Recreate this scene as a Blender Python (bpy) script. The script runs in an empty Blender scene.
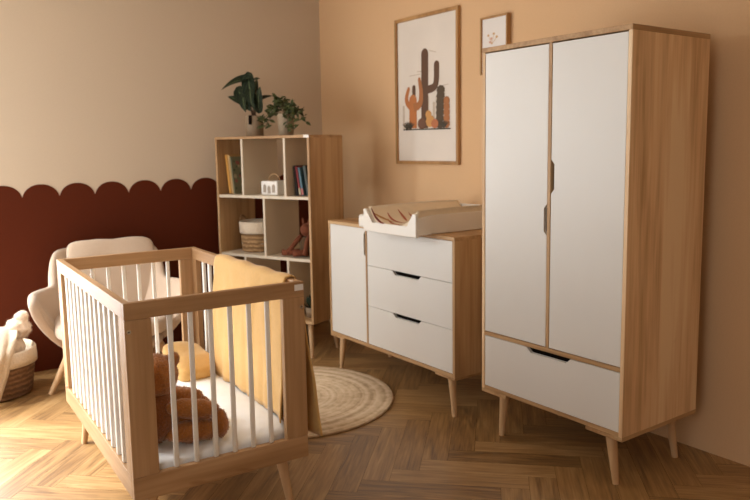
import bpy, bmesh, math, random
from mathutils import Vector, Matrix, noise
random.seed(7)
SC = bpy.context.scene
COL = SC.collection
PI = math.pi

# ------------------------------------------------------------------ camera
F_PX = 726.36
pitch, yaw, roll = 0.1239, 0.6219, -0.0163
fw = Vector((math.sin(yaw)*math.cos(pitch), math.cos(yaw)*math.cos(pitch), -math.sin(pitch)))
rt = Vector((math.cos(yaw), -math.sin(yaw), 0))
up = rt.cross(fw)
r2 = rt*math.cos(roll) + up*math.sin(roll)
u2 = -rt*math.sin(roll) + up*math.cos(roll)
cd = bpy.data.cameras.new('camera')
cam = bpy.data.objects.new('camera', cd); COL.objects.link(cam)
cd.sensor_width = 36; cd.lens = F_PX/750*36
cd.shift_y = -13.45/750
cd.dof.use_dof = True; cd.dof.focus_distance = 2.95; cd.dof.aperture_fstop = 2.8
cam.matrix_world = Matrix(((r2.x, u2.x, -fw.x, -3.1465), (r2.y, u2.y, -fw.y, -5.1065), (r2.z, u2.z, -fw.z, 1.4482), (0, 0, 0, 1)))
SC.camera = cam

# ------------------------------------------------------------------ light and exposure
W = bpy.data.worlds.new('world'); SC.world = W; W.use_nodes = True
W.node_tree.nodes['Background'].inputs[0].default_value = (0.95, 0.97, 1.0, 1)
W.node_tree.nodes['Background'].inputs[1].default_value = 1.0
def area(name, loc, target, sx, sy, power, color):
    l = bpy.data.lights.new(name, 'AREA'); l.shape = 'RECTANGLE'; l.size = sx; l.size_y = sy
    l.energy = power; l.color = color
    o = bpy.data.objects.new(name, l); COL.objects.link(o); o.location = loc
    o.rotation_euler = (Vector(target)-Vector(loc)).to_track_quat('-Z', 'Y').to_euler()
    return o
DAY = (0.95, 0.98, 0.99)
area('daylight_window_left', (-3.64, -1.05, 1.16), (-2.64, -1.15, 0.90), 1.5, 2.1, 30, DAY)
area('daylight_window_back', (-3.02, 0.04, 1.24), (-3.02, -0.96, 1.20), 0.8, 2.3, 62, DAY)
area('fill_light_near', (-3.64, -4.35, 1.5), (-2.64, -4.35, 1.5), 1.1, 1.5, 9, DAY)  # unseen fill, added to brighten faces turned to the near end
sl = bpy.data.lights.new('sun', 'SUN'); sl.energy = 9.0; sl.angle = math.radians(25); sl.color = (1.0, 0.99, 0.97)
so = bpy.data.objects.new('sun', sl); COL.objects.link(so)
SUN_AZ, SUN_EL = math.radians(22), math.radians(46)     # light comes from -x, turned towards +y
so.rotation_euler = Vector((math.cos(SUN_EL)*math.cos(SUN_AZ), -math.cos(SUN_EL)*math.sin(SUN_AZ), -math.sin(SUN_EL))).to_track_quat('-Z', 'Y').to_euler()
vs = SC.view_settings
vs.view_transform = 'Standard'; vs.look = 'None'; vs.gamma = 1; vs.use_curve_mapping = False
vs.exposure = 0.08

# ------------------------------------------------------------------ materials
def C(r, g, b):
    f = lambda v: ((v/255+0.055)/1.055)**2.4 if v > 10 else v/255/12.92
    return (f(r), f(g), f(b), 1)
def newmat(name):
    m = bpy.data.materials.new(name); m.use_nodes = True
    nt = m.node_tree; return m, nt, nt.nodes['Principled BSDF']
def node(nt, typ, **kw):
    n = nt.nodes.new(typ)
    for k, v in kw.items(): setattr(n, k, v)
    return n
def ramp(nt, stops):
    r = nt.nodes.new('ShaderNodeValToRGB')
    e = r.color_ramp.elements
    e[0].position, e[0].color = stops[0]; e[1].position, e[1].color = stops[-1]
    for p, c in stops[1:-1]:
        q = e.new(p); q.color = c
    return r
def plain(name, col, rough=.6, bump=0, bscale=200, vary=0.04, sheen=0, metal=0, spec=.5, detail=3):
    m, nt, b = newmat(name)
    b.inputs['Roughness'].default_value = rough; b.inputs['Metallic'].default_value = metal
    b.inputs['Specular IOR Level'].default_value = spec
    if sheen: b.inputs['Sheen Weight'].default_value = sheen; b.inputs['Sheen Roughness'].default_value = .5
    tc = node(nt, 'ShaderNodeTexCoord'); nz = node(nt, 'ShaderNodeTexNoise')
    nz.inputs['Scale'].default_value = 3 if not bump else bscale; nz.inputs['Detail'].default_value = detail
    nt.links.new(tc.outputs['Object'], nz.inputs['Vector'])
    lo = tuple(max(0, c*(1-vary*2)) for c in col[:3])+(1,); hi = tuple(c*(1+vary) for c in col[:3])+(1,)
    r = ramp(nt, [(.3, lo), (.7, hi)])
    nt.links.new(nz.outputs['Fac'], r.inputs[0]); nt.links.new(r.outputs[0], b.inputs['Base Color'])
    if bump:
        bp = node(nt, 'ShaderNodeBump'); bp.inputs['Strength'].default_value = bump; bp.inputs['Distance'].default_value = .01
        nt.links.new(nz.outputs['Fac'], bp.inputs['Height']); nt.links.new(bp.outputs[0], b.inputs['Normal'])
    return m
def wood(name, dark, mid, light, axis='Z', rough=.5, fine=34, broad=9, knots=True):
    m, nt, b = newmat(name); b.inputs['Roughness'].default_value = rough
    b.inputs['Specular IOR Level'].default_value = .35
    tc = node(nt, 'ShaderNodeTexCoord')
    def layer(sc_, stretch, det, dist=0):
        mp = node(nt, 'ShaderNodeMapping'); s = [sc_]*3; s['XYZ'.index(axis)] = sc_*stretch
        mp.inputs['Scale'].default_value = s
        nt.links.new(tc.outputs['Object'], mp.inputs['Vector'])
        n = node(nt, 'ShaderNodeTexNoise'); n.inputs['Scale'].default_value = 1; n.inputs['Detail'].default_value = det
        n.inputs['Distortion'].default_value = dist
        nt.links.new(mp.outputs[0], n.inputs['Vector']); return n
    a = layer(fine*2.2, .04, 4); c = layer(broad, .09, 3, .6); k = layer(5, .35, 2, 1.5)
    m1 = node(nt, 'ShaderNodeMath', operation='MULTIPLY_ADD'); m1.inputs[1].default_value = .25
    nt.links.new(a.outputs['Fac'], m1.inputs[0])
    m0 = node(nt, 'ShaderNodeMath', operation='MULTIPLY'); m0.inputs[1].default_value = .75
    nt.links.new(c.outputs['Fac'], m0.inputs[0]); nt.links.new(m0.outputs[0], m1.inputs[2])
    r = ramp(nt, [(.36, dark), (.5, mid), (.62, light)])
    nt.links.new(m1.outputs[0], r.inputs[0])
    out = r.outputs[0]
    if knots:
        r2_ = ramp(nt, [(.70, (1, 1, 1, 1)), (.80, (.62, .52, .42, 1))])
        nt.links.new(k.outputs['Fac'], r2_.inputs[0])
        mx = node(nt, 'ShaderNodeMix', data_type='RGBA', blend_type='MULTIPLY'); mx.inputs['Factor'].default_value = 1
        nt.links.new(out, mx.inputs[6]); nt.links.new(r2_.outputs[0], mx.inputs[7]); out = mx.outputs[2]
    nt.links.new(out, b.inputs['Base Color'])
    bp = node(nt, 'ShaderNodeBump'); bp.inputs['Strength'].default_value = .08; bp.inputs['Distance'].default_value = .002
    nt.links.new(a.outputs['Fac'], bp.inputs['Height']); nt.links.new(bp.outputs[0], b.inputs['Normal'])
    return m

OAK = dict(dark=C(156, 119, 79), mid=C(184, 147, 105), light=C(200, 166, 124))
M = {}
M['robe_lit'] = wood('lit_oak_veneer', C(194, 155, 113), C(230, 194, 150), C(240, 212, 173), 'Z')  # wardrobe sides: oak colour lightened in place of light falling on them
for ax in 'XYZ':
    M['oak'+ax] = wood('oak_veneer_'+ax.lower(), axis=ax, **OAK)
    M['beech'+ax] = wood('beech_wood_'+ax.lower(), C(160, 121, 82), C(179, 140, 99), C(194, 156, 116), axis=ax, broad=7)
M['leg'] = wood('beech_leg', C(188, 148, 106), C(205, 168, 126), C(216, 184, 144), 'Z', knots=False)
M['white_panel'] = plain('white_lacquer_panel', C(222, 219, 213), .42, vary=.01)
M['white_paint'] = plain('white_painted_wood', C(244, 239, 230), .45, vary=.01)
M['gap'] = plain('dark_recess', C(18, 13, 10), .9, spec=.05)
M['wall_pink'] = plain('peach_wall_paint', C(222, 184, 142), .92, spec=.2, bump=.03, bscale=120, vary=.012)
M['wall_cream'] = plain('cream_wall_paint', C(208, 190, 167), .92, bump=.03, bscale=120, vary=.012)
M['red'] = plain('terracotta_red_paint', C(86, 35, 15), .8, spec=.15, bump=.03, bscale=120, vary=.02)
M['ceil'] = plain('ceiling_paint', C(225, 212, 196), .95)
M['linen'] = plain('beige_boucle_fabric', C(206, 182, 158), .95, bump=.5, bscale=420, vary=.06, sheen=.3)
M['sheet'] = plain('white_cotton', C(243, 245, 246), .9, bump=.35, bscale=14, vary=.02, detail=5)
M['mustard'] = plain('mustard_muslin', C(216, 172, 104), .9, bump=.12, bscale=60, vary=.02, sheen=.2)
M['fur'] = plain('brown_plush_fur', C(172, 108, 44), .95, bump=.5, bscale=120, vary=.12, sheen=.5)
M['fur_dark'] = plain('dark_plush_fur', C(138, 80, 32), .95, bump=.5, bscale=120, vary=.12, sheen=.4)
M['eye'] = plain('black_glass_eye', C(14, 10, 8), .15)
M['pot'] = plain('grey_stoneware', C(142, 122, 98), .7, bump=.15, bscale=60)
M['pot2'] = plain('beige_stoneware', C(152, 134, 110), .7, bump=.15, bscale=60)
M['soil'] = plain('potting_soil', C(50, 34, 24), 1, bump=.8, bscale=80, vary=.3)
M['stem'] = plain('plant_stem', C(86, 62, 40), .7)
M['foliage'] = plain('small_green_leaves', C(66, 72, 38), .7, spec=.2, bscale=30, bump=.1, vary=.35)
M['foliage_dark'] = plain('dark_green_leaves', C(30, 46, 28), .5, vary=.2)
M['chrome'] = plain('nickel_screw', C(200, 196, 190), .3, metal=1)
M['label'] = plain('white_label', C(236, 232, 226), .6, vary=0)
M['wool'] = plain('white_fluffy_wool', C(226, 206, 184), 1, bump=1, bscale=45, vary=.08, sheen=.4)
M['knit'] = plain('cream_knit', C(222, 204, 180), .95, bump=.7, bscale=110, vary=.05, sheen=.2)
M['plastic'] = plain('white_plastic', C(232, 226, 216), .35, vary=.005)

def wicker(name, c1, c2, sx=60, sz=60):
    m, nt, b = newmat(name); b.inputs['Roughness'].default_value = .85
    tc = node(nt, 'ShaderNodeTexCoord')
    w1 = node(nt, 'ShaderNodeTexWave', wave_type='BANDS', bands_direction='Z'); w1.inputs['Scale'].default_value = sz/6; w1.inputs['Distortion'].default_value = 2.5; w1.inputs['Detail'].default_value = 2; w1.inputs['Detail Scale'].default_value = 3
    w2 = node(nt, 'ShaderNodeTexNoise'); w2.inputs['Scale'].default_value = sx
    nt.links.new(tc.outputs['Object'], w1.inputs[0]); nt.links.new(tc.outputs['Object'], w2.inputs['Vector'])
    mm = node(nt, 'ShaderNodeMath', operation='MULTIPLY'); nt.links.new(w1.outputs['Fac'], mm.inputs[0]); nt.links.new(w2.outputs['Fac'], mm.inputs[1])
    r = ramp(nt, [(.1, c1), (.55, c2)]); nt.links.new(mm.outputs[0], r.inputs[0]); nt.links.new(r.outputs[0], b.inputs['Base Color'])
    bp = node(nt, 'ShaderNodeBump'); bp.inputs['Strength'].default_value = .6; bp.inputs['Distance'].default_value = .01
    nt.links.new(mm.outputs[0], bp.inputs['Height']); nt.links.new(bp.outputs[0], b.inputs['Normal'])
    return m
M['wicker'] = wicker('brown_wicker', C(104, 74, 50), C(140, 106, 76))
M['jute_basket'] = wicker('tan_seagrass', C(130, 98, 62), C(176, 140, 98))

def leaf_material():
    m, nt, b = newmat('alocasia_leaf'); b.inputs['Roughness'].default_value = .65; b.inputs['Specular IOR Level'].default_value = .2
    uv = node(nt, 'ShaderNodeUVMap'); sp = node(nt, 'ShaderNodeSeparateXYZ'); nt.links.new(uv.outputs[0], sp.inputs[0])
    def mth(op, a, bb=None, c=None):
        n = node(nt, 'ShaderNodeMath', operation=op)
        for i, v in enumerate((a, bb, c)):
            if v is None: continue
            if isinstance(v, (int, float)): n.inputs[i].default_value = v
            else: nt.links.new(v, n.inputs[i])
        return n.outputs[0]
    ax = mth('ABSOLUTE', mth('SUBTRACT', sp.outputs[0], .5))
    mid = mth('LESS_THAN', ax, .03)
    vein = mth('LESS_THAN', mth('ABSOLUTE', mth('SUBTRACT', mth('FRACT', mth('MULTIPLY', mth('SUBTRACT', sp.outputs[1], ax), 5.0)), .5)), .05)
    f = mth('MAXIMUM', mid, mth('MULTIPLY', vein, .5))
    mx = node(nt, 'ShaderNodeMix', data_type='RGBA'); mx.inputs[6].default_value = C(22, 32, 18); mx.inputs[7].default_value = C(96, 108, 72)
    nt.links.new(f, mx.inputs[0]); nt.links.new(mx.outputs[2], b.inputs['Base Color'])
    return m
M['leaf'] = leaf_material()

def floor_material():
    m, nt, b = newmat('herringbone_oak'); b.inputs['Roughness'].default_value = .38
    b.inputs['Specular IOR Level'].default_value = .8
    uv = node(nt, 'ShaderNodeUVMap'); geo = node(nt, 'ShaderNodeNewGeometry')
    ad = node(nt, 'ShaderNodeVectorMath', operation='MULTIPLY_ADD')
    cb = node(nt, 'ShaderNodeCombineXYZ')
    for i in range(3): nt.links.new(geo.outputs['Random Per Island'], cb.inputs[i])
    nt.links.new(cb.outputs[0], ad.inputs[0]); ad.inputs[1].default_value = (37, 91, 13); nt.links.new(uv.outputs[0], ad.inputs[2])
    def nz(scale, det, dist):
        mp = node(nt, 'ShaderNodeMapping'); mp.inputs['Scale'].default_value = scale; nt.links.new(ad.outputs[0], mp.inputs['Vector'])
        n = node(nt, 'ShaderNodeTexNoise'); n.inputs['Scale'].default_value = 1; n.inputs['Detail'].default_value = det; n.inputs['Distortion'].default_value = dist
        nt.links.new(mp.outputs[0], n.inputs['Vector']); return n
    a = nz((5, 110, 5), 4, .3); c = nz((2.4, 20, 2), 4, 1.4)
    s = node(nt, 'ShaderNodeMath', operation='MULTIPLY_ADD'); s.inputs[1].default_value = .35
    t = node(nt, 'ShaderNodeMath', operation='MULTIPLY'); t.inputs[1].default_value = .5
    u = node(nt, 'ShaderNodeMath', operation='MULTIPLY_ADD'); u.inputs[1].default_value = .17
    nt.links.new(c.outputs['Fac'], t.inputs[0]); nt.links.new(geo.outputs['Random Per Island'], u.inputs[0]); nt.links.new(t.outputs[0], u.inputs[2])
    b.inputs['Coat Weight'].default_value = .3; b.inputs['Coat Roughness'].default_value = .42
    nt.links.new(a.outputs['Fac'], s.inputs[0]); nt.links.new(u.outputs[0], s.inputs[2])
    r = ramp(nt, [(.36, C(112, 80, 42)), (.54, C(162, 124, 74)), (.76, C(196, 160, 110))])
    nt.links.new(s.outputs[0], r.inputs[0]); nt.links.new(r.outputs[0], b.inputs['Base Color'])
    rr = node(nt, 'ShaderNodeMapRange'); rr.inputs['To Min'].default_value = .40; rr.inputs['To Max'].default_value = .58
    nt.links.new(c.outputs['Fac'], rr.inputs['Value']); nt.links.new(rr.outputs[0], b.inputs['Roughness'])
    bp = node(nt, 'ShaderNodeBump'); bp.inputs['Strength'].default_value = .12; bp.inputs['Distance'].default_value = .002
    nt.links.new(a.outputs['Fac'], bp.inputs['Height']); nt.links.new(bp.outputs[0], b.inputs['Normal'])
    return m
M['floor'] = floor_material()

def rug_material():
    m, nt, b = newmat('braided_jute'); b.inputs['Roughness'].default_value = .95
    tc = node(nt, 'ShaderNodeTexCoord'); ln = node(nt, 'ShaderNodeVectorMath', operation='LENGTH'); nt.links.new(tc.outputs['Object'], ln.inputs[0])
    nz = node(nt, 'ShaderNodeTexNoise'); nz.inputs['Scale'].default_value = 26; nz.inputs['Detail'].default_value = 4; nt.links.new(tc.outputs['Object'], nz.inputs['Vector'])
    n2 = node(nt, 'ShaderNodeTexNoise', noise_dimensions='1D'); n2.inputs['Scale'].default_value = 30; n2.inputs['Detail'].default_value = 2
    ad = node(nt, 'ShaderNodeMath', operation='MULTIPLY_ADD'); ad.inputs[1].default_value = .012; nt.links.new(nz.outputs['Fac'], ad.inputs[0]); nt.links.new(ln.outputs['Value'], ad.inputs[2])
    nt.links.new(ad.outputs[0], n2.inputs['W'])
    mm = node(nt, 'ShaderNodeMath', operation='MULTIPLY_ADD'); mm.inputs[1].default_value = .5
    t = node(nt, 'ShaderNodeMath', operation='MULTIPLY'); t.inputs[1].default_value = .5; nt.links.new(n2.outputs['Fac'], t.inputs[0])
    nt.links.new(nz.outputs['Fac'], mm.inputs[0]); nt.links.new(t.outputs[0], mm.inputs[2])
    r = ramp(nt, [(.34, C(180, 152, 118)), (.5, C(210, 184, 150)), (.66, C(224, 202, 172))])
    nt.links.new(mm.outputs[0], r.inputs[0]); nt.links.new(r.outputs[0], b.inputs['Base Color'])
    bp = node(nt, 'ShaderNodeBump'); bp.inputs['Strength'].default_value = .7; bp.inputs['Distance'].default_value = .006
    nt.links.new(nz.outputs['Fac'], bp.inputs['Height']); nt.links.new(bp.outputs[0], b.inputs['Normal'])
    return m
M['jute'] = rug_material()

# ------------------------------------------------------------------ helpers
class Frame:
    def __init__(s, o=(0, 0, 0), rot=0): s.o = Vector(o); s.r = rot
    def __call__(s, p): return Matrix.Rotation(s.r, 3, 'Z') @ Vector(p) + s.o
WORLD = Frame()
BASE = {}
def thing(name, label, cat, base, frame=WORLD, group=None):
    o = bpy.data.objects.new(name, None); COL.objects.link(o)
    o.empty_display_size = .1
    o.location = frame(base); o.rotation_euler = (0, 0, frame.r)
    o['label'] = label; o['category'] = cat
    if group: o['group'] = group
    BASE[o] = Vector(base); return o
def obj(name, bm, mats, parent=None, smooth=False, base=None, frame=WORLD, mods=()):
    """parent: verts authored in the parent's frame; base given: a top-level mesh"""
    b = Vector((0, 0, 0))
    if parent is not None:
        p = parent
        while p not in BASE: p = p.parent
        b = BASE[p]
    elif base is not None: b = Vector(base)
    for v in bm.verts: v.co -= b
    bmesh.ops.recalc_face_normals(bm, faces=bm.faces) if not getattr(bm, 'tags_norecalc', False) else None
    me = bpy.data.meshes.new(name); bm.to_mesh(me); bm.free()
    if not isinstance(mats, (list, tuple)): mats = [mats]
    for m in mats: me.materials.append(m)
    if smooth:
        for p in me.polygons: p.use_smooth = True
    o = bpy.data.objects.new(name, me); COL.objects.link(o)
    if parent is not None:
        o.parent = parent
    else:
        o.location = frame(b); o.rotation_euler = (0, 0, frame.r)
    for kind, kw in mods:
        md = o.modifiers.new(kind.lower(), kind)
        for k, v in kw.items(): setattr(md, k, v)
    return o
def tag(o, label=None, cat=None, group=None, kind=None):
    for k, v in (('label', label), ('category', cat), ('group', group), ('kind', kind)):
        if v: o[k] = v
    return o
def NB(): return bmesh.new()
def box(bm, x0, x1, y0, y1, z0, z1, bev=0, seg=1, mi=0):
    x0, x1 = sorted((x0, x1)); y0, y1 = sorted((y0, y1)); z0, z1 = sorted((z0, z1))
    r = bmesh.ops.create_cube(bm, size=1)
    vs_ = r['verts']
    for v in vs_:
        v.co = Vector(((x0+x1)/2+v.co.x*(x1-x0), (y0+y1)/2+v.co.y*(y1-y0), (z0+z1)/2+v.co.z*(z1-z0)))
    fs = list({f for v in vs_ for f in v.link_faces})
    for f in fs: f.material_index = mi
    if bev:
        es = list({e for v in vs_ for e in v.link_edges})
        bmesh.ops.bevel(bm, geom=es, offset=bev, segments=seg, profile=.5, affect='EDGES')
    return vs_
def prism(bm, pts, vec, bev=0, mi=0):
    a = [bm.verts.new(p) for p in pts]; b_ = [bm.verts.new(Vector(p)+Vector(vec)) for p in pts]
    n = len(pts); fs = [bm.faces.new(a[::-1]), bm.faces.new(b_)]
    for i in range(n): fs.append(bm.faces.new((a[i], a[(i+1) % n], b_[(i+1) % n], b_[i])))
    for f in fs: f.material_index = mi
    if bev:
        es = [e for e in {e for f in fs[:2] for e in f.edges}]
        bmesh.ops.bevel(bm, geom=es, offset=bev, segments=1, affect='EDGES')
def cone(bm, p0, p1, r0, r1, seg=20, mi=0, cap=True):
    p0, p1 = Vector(p0), Vector(p1); d = (p1-p0).normalized()
    q = d.to_track_quat('Z', 'Y'); rings = []
    for p, r in ((p0, r0), (p1, r1)):
        rings.append([bm.verts.new(p+q @ Vector((r*math.cos(2*PI*i/seg), r*math.sin(2*PI*i/seg), 0))) for i in range(seg)])
    fs = [bm.faces.new((rings[0][i], rings[0][(i+1) % seg], rings[1][(i+1) % seg], rings[1][i])) for i in range(seg)]
    if cap: fs += [bm.faces.new(rings[0][::-1]), bm.faces.new(rings[1])]
    for f in fs: f.material_index = mi
def tube(bm, pts, r, seg=8, closed=False, mi=0):
    pts = [Vector(p) for p in pts]; n = len(pts); rings = []
    rad = r if isinstance(r, (list, tuple)) else [r]*n
    prev = None
    for i, p in enumerate(pts):
        t = (pts[(i+1) % n if closed else min(i+1, n-1)] - pts[(i-1) % n if closed else max(i-1, 0)]).normalized()
        if prev is None:
            a = t.orthogonal().normalized()
        else:
            a = (prev - t*prev.dot(t)).normalized()
        prev = a; b_ = t.cross(a)
        rings.append([bm.verts.new(p+(a*math.cos(2*PI*k/seg)+b_*math.sin(2*PI*k/seg))*rad[i]) for k in range(seg)])
    for i in range(n if closed else n-1):
        A, B = rings[i], rings[(i+1) % n]
        for k in range(seg):
            bm.faces.new((A[k], A[(k+1) % seg], B[(k+1) % seg], B[k])).material_index = mi
    if not closed:
        bm.faces.new(rings[0][::-1]); bm.faces.new(rings[-1])
def lathe(bm, c, prof, seg=32, mi=0, sx=1, sy=1, wob=0):
    c = Vector(c); rings = []
    for r, z in prof:
        if r < 1e-5: rings.append([bm.verts.new(c+Vector((0, 0, z)))]); continue
        rings.append([bm.verts.new(c+Vector((r*sx*math.cos(2*PI*i/seg)*(1+wob*math.sin(3*2*PI*i/seg+z*20)), r*sy*math.sin(2*PI*i/seg), z))) for i in range(seg)])
    for A, B in zip(rings, rings[1:]):
        for i in range(seg):
            j = (i+1) % seg
            if len(A) == 1 and len(B) == 1: continue
            if len(A) == 1: f = bm.faces.new((A[0], B[j], B[i]))
            elif len(B) == 1: f = bm.faces.new((A[i], A[j], B[0]))
            else: f = bm.faces.new((A[i], A[j], B[j], B[i]))
            f.material_index = mi
def cushion(bm, c, size, rot=None, n=14, e=.35, puff=.0, wr=0, seed=0):
    """rounded soft box: superellipsoid on a subdivided cube; rot is a 3x3 matrix"""
    c = Vector(c); hx, hy, hz = [s/2 for s in size]
    todo = []; N_ = n+1; seen = {}
    def gv(i, j, k_):
        key = (i, j, k_)
        if key not in seen:
            seen[key] = bm.verts.new((2*i/N_-1, 2*j/N_-1, 2*k_/N_-1)); todo.append(seen[key])
        return seen[key]
    for i in range(N_):
        for j in range(N_):
            for s0, fl_r in ((0, True), (N_, False)):
                for q in ([(i, j, s0), (i+1, j, s0), (i+1, j+1, s0), (i, j+1, s0)], [(s0, i, j), (s0, i+1, j), (s0, i+1, j+1), (s0, i, j+1)], [(j, s0, i), (j, s0, i+1), (j+1, s0, i+1), (j+1, s0, i)]):
                    if fl_r: q = q[::-1]
                    bm.faces.new([gv(*t_) for t_ in q])
    k = 1/e
    for v in todo:
        p = v.co.copy()
        L = (abs(p.x)**k+abs(p.y)**k+abs(p.z)**k)**(1/k)
        p = p/L
        if puff:
            f = 1+puff*(1-min(1, (p.x*p.x)))*(1-min(1, (p.y*p.y)))
            p.z *= f
        q = Vector((p.x*hx, p.y*hy, p.z*hz))
        if wr:
            nn = noise.noise(q*9+Vector((seed, 0, 0)))*wr
            q += p.normalized()*nn
        if rot is not None: q = rot @ q
        v.co = c+q
def ellipsoid(bm, c, rad, rot=None, sub=4, wr=0, fr=30, fur=0, flen=.01):
    c = Vector(c)
    r = bmesh.ops.create_icosphere(bm, subdivisions=sub, radius=1)
    pts = []
    for v in r['verts']:
        p = v.co.copy(); q = Vector((p.x*rad[0], p.y*rad[1], p.z*rad[2]))
        nrm = Vector((p.x/rad[0], p.y/rad[1], p.z/rad[2])).normalized()
        q += nrm*wr*noise.noise(q*fr+c*7)
        if rot is not None: q = rot @ q; nrm = rot @ nrm
        v.co = c+q; pts.append((v.co.copy(), nrm))
    for i in range(fur):
        p, nrm = random.choice(pts)
        j = Vector((random.uniform(-1, 1), random.uniform(-1, 1), random.uniform(-1, 1)))
        p = p+j.cross(nrm)*.004
        t = (nrm+j*.7+Vector((0, 0, -.35))).normalized(); s = t.cross(j).normalized()*.0011
        a = bm.verts.new(p-s-nrm*.002); b_ = bm.verts.new(p+s-nrm*.002); c_ = bm.verts.new(p+t*flen*random.uniform(.6, 1.2))
        bm.faces.new((a, b_, c_))
def eul(x, y, z):
    from mathutils import Euler
    return Euler((x, y, z)).to_matrix()
def struct(name, bm, m, smooth=False):
    return tag(obj(name, bm, m, smooth=smooth, base=(0, 0, 0)), kind='structure')

# ------------------------------------------------------------------ the room
XL, YF, ZC = -3.6, -6.3, 2.72
def herringbone():
    bm = NB(); uvl = bm.loops.layers.uv.new('UVMap')
    Wp, Lp, g = .12, .60, .0004
    O = Vector((-.766, -2.264)); ea = Vector((-.7071, -.7071)); eb = Vector((-.7071, .7071))
    def quad(a0, a1, b0, b1, along):
        pts = [(a0+g, b0+g), (a1-g, b0+g), (a1-g, b1-g), (a0+g, b1-g)]
        co = [O+ea*p[0]+eb*p[1] for p in pts]
        if all(c.x > .1 or c.x < XL-.1 or c.y > .1 or c.y < YF-.1 for c in co): return
        f = bm.faces.new([bm.verts.new((c.x, c.y, 0)) for c in co])
        if f.normal.z < 0: f.normal_flip()
        f.normal_update()
        if f.normal.z < 0: f.normal_flip()
        for l in f.loops:
            q = Vector((l.vert.co.x, l.vert.co.y))-O
            a, b_ = q.dot(ea), q.dot(eb)
            l[uvl].uv = (a, b_) if along else (b_, a)
    R = range(-70, 71)
    for i in R:
        for j in range(-10, 11):
            a, b_ = i+5*j, i-5*j
            quad(a*Wp, (a+5)*Wp, b_*Wp, (b_+1)*Wp, True)
            quad((a+5)*Wp, (a+6)*Wp, (b_-4)*Wp, (b_+1)*Wp, False)
    for co, no in (((0, 0, 0), (1, 0, 0)), ((XL, 0, 0), (-1, 0, 0)), ((0, 0, 0), (0, 1, 0)), ((0, YF, 0), (0, -1, 0))):
        bmesh.ops.bisect_plane(bm, geom=bm.verts[:]+bm.edges[:]+bm.faces[:], plane_co=co, plane_no=no, clear_outer=True)
    for f in bm.faces: f.material_index = 0
    box(bm, XL, 0, YF, 0, -.05, -.0012, mi=1)
    return bm
fl = struct('floor', herringbone(), [M['floor'], M['gap']])
b = NB(); box(b, XL-.1, .1, YF-.1, .1, ZC, ZC+.1); struct('ceiling', b, M['ceil'])
b = NB(); box(b, 0, .1, YF-.1, .1, -.05, ZC); struct('wall_right', b, M['wall_pink'])
# back wall with a tall window, out of the photograph, left of the scalloped band
WBx0, WBx1, Wz0, Wz1 = -3.45, -2.60, .06, 2.42
b = NB()
box(b, WBx1, 0, 0, .1, -.05, ZC); box(b, XL-.1, WBx0, 0, .1, -.05, ZC); box(b, WBx0, WBx1, 0, .1, -.05, Wz0); box(b, WBx0, WBx1, 0, .1, Wz1, ZC)
struct('wall_back', b, M['wall_cream'])
# left wall with a window and an added, unseen fill opening
b = NB()
ys = [(YF-.1, -4.95), (-3.75, -1.85), (-.25, .0)]
for y0, y1 in ys: box(b, XL-.1, XL, y0, y1, -.05, ZC)
box(b, XL-.1, XL, -1.85, -.25, -.05, Wz0); box(b, XL-.1, XL, -1.85, -.25, 2.30, ZC)
box(b, XL-.1, XL, -4.95, -3.75, -.05, .7); box(b, XL-.1, XL, -4.95, -3.75, 2.3, ZC)
struct('wall_left', b, M['wall_cream'])
b = NB(); box(b, XL-.1, .1, YF-.1, YF, -.05, ZC); struct('wall_front', b, M['wall_cream'])
def window(name, a0, a1, z0, z1, axis, pos, mull):
    bm = NB(); t = .05
    def bar(p0, p1, q0, q1):
        if axis == 'x': box(bm, pos-.03, pos+.02, p0, p1, q0, q1, .003)
        else: box(bm, p0, p1, pos-.02, pos+.03, q0, q1, .003)
    bar(a0, a0+t, z0, z1); bar(a1-t, a1, z0, z1); bar(a0, a1, z0, z0+t); bar(a0, a1, z1-t, z1)
    for k in range(1, mull+1):
        c = a0+(a1-a0)*k/(mull+1); bar(c-.03, c+.03, z0, z1)
    return struct(name, bm, M['white_paint'])
window('window_1', -1.85, -.25, Wz0, 2.30, 'x', XL-.01, 1)
window('window_2', WBx0, WBx1, Wz0, Wz1, 'y', .01, 0)
window('fill_window', -4.95, -3.75, .7, 2.3, 'x', XL-.01, 1)  # unseen opening added for the near fill light
# scalloped painted band
def scallops():
    bm = NB(); pts = [(0, 0)]
    pitch_, off = .2262, -.910
    x0, x1 = -2.595, 0
    n = 0; xs = []
    prof = []
    x = x0; N = 700
    for i in range(N+1):
        x = x0+(x1-x0)*i/N
        u = ((x-off)/pitch_) % 1.0
        t = (u-.5)*2
        z = 1.140+.097*math.sqrt(max(0, 1-(abs(t)**2.1)))
        prof.append((x, -.0025, z))
    poly = [(x0, -.0025, 0)]+prof+[(x1, -.0025, 0)]
    # quads strips for a clean mesh
    top = [bm.verts.new(p) for p in prof]; bot = [bm.verts.new((p[0], p[1], .0)) for p in prof]
    topb = [bm.verts.new((p[0], 0, p[2])) for p in prof]
    for i in range(N):
        bm.faces.new((bot[i], bot[i+1], top[i+1], top[i])); bm.faces.new((top[i], top[i+1], topb[i+1], topb[i]))
    bm.faces.new((bot[0], top[0], topb[0]))
    return bm
struct('trim_1', scallops(), M['red'])

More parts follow.
